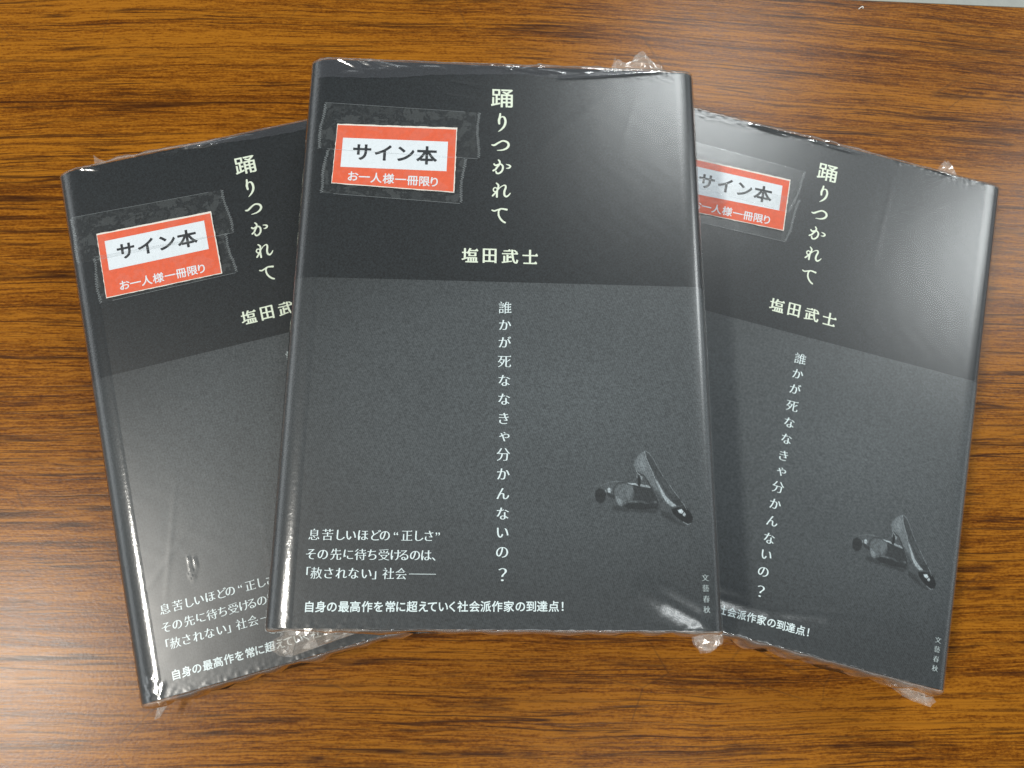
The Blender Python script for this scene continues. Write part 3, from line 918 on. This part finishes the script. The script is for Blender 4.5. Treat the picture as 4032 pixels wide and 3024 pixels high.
RL = [(-62.2, 97.2, -53.4, 94.6, .45, .35), (-60.0, 97.4, -55, 95.8, .3, .25), (-24.7, 96.1, -8.1, 96.4, .5, .35), (-20.5, 95.9, -8.4, 95.1, .4, .3), (-16, 95.5, 2, 95.7, .5, .3),
      (-45.9, -55.2, -45.7, -58.0, .2, .12), (-45.7, -58, -45.8, -60, .2, .12), (-45.8, -59.9, -46.8, -62.1, .2, .12), (-44.2, -55.7, -44.0, -58.5, .2, .12),
      (-44.0, -58.5, -44.5, -60.2, .2, .12), (-44.5, -60.2, -45.9, -63.1, .2, .12),
      (-64.9, -89.3, -63.6, -91.3, .4, .3), (-65.7, -96.5, -62.6, -91.4, .5, .4), (-66.3, -95.0, -64.2, -89.3, .4, .3), (-62.4, -96.8, -60.2, -92.4, .45, .3)] + edge_ridges(8, -40, 50, 9)
RR = [(-33.4, 96.1, -20.5, 97.1, .4, .35), (-30.5, 95.1, -14.4, 97.2, .4, .32), (-3.9, 97.0, 2.1, 97.0, .45, .35), (-20, 96.2, -4, 97.4, .35, .25),
      (-68, -87.0, 4, -86.5, 3.0, .80), (4, -86.5, 34, -81.5, 2.6, .40), (34, -81.5, 52, -80, 2.4, .25)] + edge_ridges(10, -45, 40, 21)

def tension(seed):
    r = random.Random(seed); out = []
    for i in range(26):
        sx = r.choice((-1, 1)); x = sx * r.uniform(20, 64); y = r.choice((-1, 1)) * r.uniform(60, 92) if r.random() < 0.6 else r.uniform(-60, 92)
        a = math.atan2(-y, -x) + r.uniform(-0.5, 0.5); L = r.uniform(10, 45)
        out.append((x, y, x + math.cos(a) * L, y + math.sin(a) * L, r.uniform(0.5, 1.1), r.uniform(0.008, 0.024)))
    return out
RC += tension(41); RL += tension(42); RR += tension(43)
C_ = make_book('book', 'black jacketed book lying on top across the two other books', (0, 0, 0.02815), -0.00921, 1,
    [(-58.1, 70.9), (-16.4, 71.0), (-16.8, 45.9), (-58.7, 48.0)], [(-55.8, 65.5), (-19.5, 65.3), (-19.7, 53.9), (-56.0, 54.3)],
    [[(-60.9, 61.0), (-13.5, 58.9), (-14.7, 41.8), (-62.1, 44.3)], [(-62.9, 79.0), (-9.1, 77.1), (-9.0, 59.0), (-64.0, 61.0)]],
    RC, lambda x: 2.2, lambda x: 1.6 + 3.2 * math.exp(-((x - 30) / 26) ** 2) + 0.6 * math.exp(-((x + 55) / 10) ** 2),
    [[(-66, 89.2), (-59.2, 89.6), (-50.3, 89.6), (-41, 90.1), (-34.9, 90.6), (-26.8, 91.8), (-14.5, 92.5), (-2.2, 93.1), (6.1, 93.5), (20, 92.3), (27.8, 92.7), (39.5, 93.9), (49.6, 95.5), (54.3, 96.4), (57, 97.2)]],
    [([(60.8, -97.2), (62.1, -99.4), (63.4, -102.2), (65.3, -104.8), (68.3, -104.6), (72.4, -101.8), (73.4, -99.0), (72.0, -96.6)], 13, 3.0, 11, 3),
     ([(-66.8, -97.4), (-67.5, -100.1), (-69.0, -101.2), (-70.0, -104.6), (-67.5, -106.0), (-63.2, -106.6), (-62.6, -103.6), (-62.0, -100.9), (-57.0, -99.8), (-50, -99.0), (-40, -98.7), (-40, -97.3)], 13, 2.2, 12, 2),
     ([(37.5, 98.3), (40.8, 106.0), (41.6, 108.3), (43.2, 105.6), (47.5, 106.4), (49.4, 110.2), (52.0, 110.9), (55.5, 107.6), (61.0, 103.8), (61.5, 98.3)], 19.5, 2.4, 13, 2)])
L_ = make_book('book', 'black jacketed book sticking out on the left, its right side under the top book', (-0.07401, -0.00964, 0), 0.26984, 2,
    [(-58.3, 68.6), (-16.5, 67.6), (-16.9, 42.0), (-58.5, 42.7)], [(-55.8, 65.0), (-19.6, 64.4), (-19.9, 52.7), (-55.9, 53.2)],
    [[(-60.5, 59.7), (-13.1, 57.3), (-12.0, 41.0), (-60.9, 41.3)], [(-66.2, 77.2), (-11.0, 75.2), (-10.0, 56.9), (-66.0, 58.5)]],
    RL, lambda x: 2.8, lambda x: 1.0 + 5.2 * math.exp(-((x + 38) / 17) ** 2),
    [[(-23.5, 96.9), (-20, 95.3), (-8.4, 94.9), (4, 93.6), (20, 93.0), (40, 94), (60, 96.5)]],
    [([(-68.0, -97.2), (-70.5, -99.0), (-72.0, -102.2), (-73.2, -103.8), (-70.6, -103.2), (-67.8, -100.4), (-65.5, -97.4)], 8, 2.0, 21, 2),
     ([(-58.5, 98.0), (-57.4, 106.5), (-55.8, 105.0), (-54.0, 103.5), (-52.5, 98.0)], 19.5, 1.2, 22, 1)])
R_ = make_book('book', 'black jacketed book sticking out on the right, its left side under the top book', (0.10932, -0.00759, 0), -0.25621, 3,
    [(-56.6, 74.6), (-14.8, 76.2), (-13.8, 53.8), (-55.6, 51.6)], [(-54.0, 71.3), (-17.5, 72.7), (-17.0, 61.8), (-53.5, 59.4)],
    [[(-61.0, 66.5), (-9.9, 68.5), (-12.4, 49.4), (-60.5, 47.8)], [(-61.0, 81.8), (-9.5, 81.2), (-13.0, 62.0), (-61, 62.6)]],
    RR, lambda x: 3.4, lambda x: 1.1 + 4.0 * math.exp(-((x + 5) / 28) ** 2),
    [],
    [([(52.0, -97.4), (57.5, -99.2), (63.5, -101.6), (68.2, -103.2), (75.2, -103.6), (77.0, -101.0), (74.0, -97.2), (67.0, -96.9)], 7.5, 2.4, 31, 3),
     ([(44.0, 98.0), (47.5, 106.3), (49.6, 109.8), (53.6, 105.6), (56.5, 98.0)], 18.5, 1.4, 32, 2)])

# ------------------------------------------------------------------ lint on the table
def tube(pts, r, name, mat, parent=None):
    vs, fs = [], []
    for i, p in enumerate(pts):
        a = Vector(pts[max(0, i - 1)]); b = Vector(pts[min(len(pts) - 1, i + 1)])
        t = (b - a).normalized(); u = t.cross(Vector((0, 0, 1))).normalized(); v = t.cross(u)
        for k in range(6):
            c = math.cos(k * math.pi / 3) * r; s_ = math.sin(k * math.pi / 3) * r
            vs.append(tuple(Vector(p) + u * c + v * s_))
    for i in range(len(pts) - 1):
        for k in range(6): fs.append((i * 6 + k, i * 6 + (k + 1) % 6, i * 6 + 6 + (k + 1) % 6, i * 6 + 6 + k))
    fs.append(tuple(range(5, -1, -1))); fs.append(tuple(range(len(vs) - 6, len(vs))))
    return link(name, vs, fs, mat, parent, smooth=True)
lint = tube([(0.1668, 0.1739, 0.0003), (0.1676, 0.1746, 0.0004), (0.1686, 0.1752, 0.0006), (0.1690, 0.1748, 0.0005), (0.1688, 0.1743, 0.0003)], 0.00022, 'lint', M['lint'])
lint['label'] = 'tiny white curl of lint near the far edge of the table'; lint['category'] = 'lint'
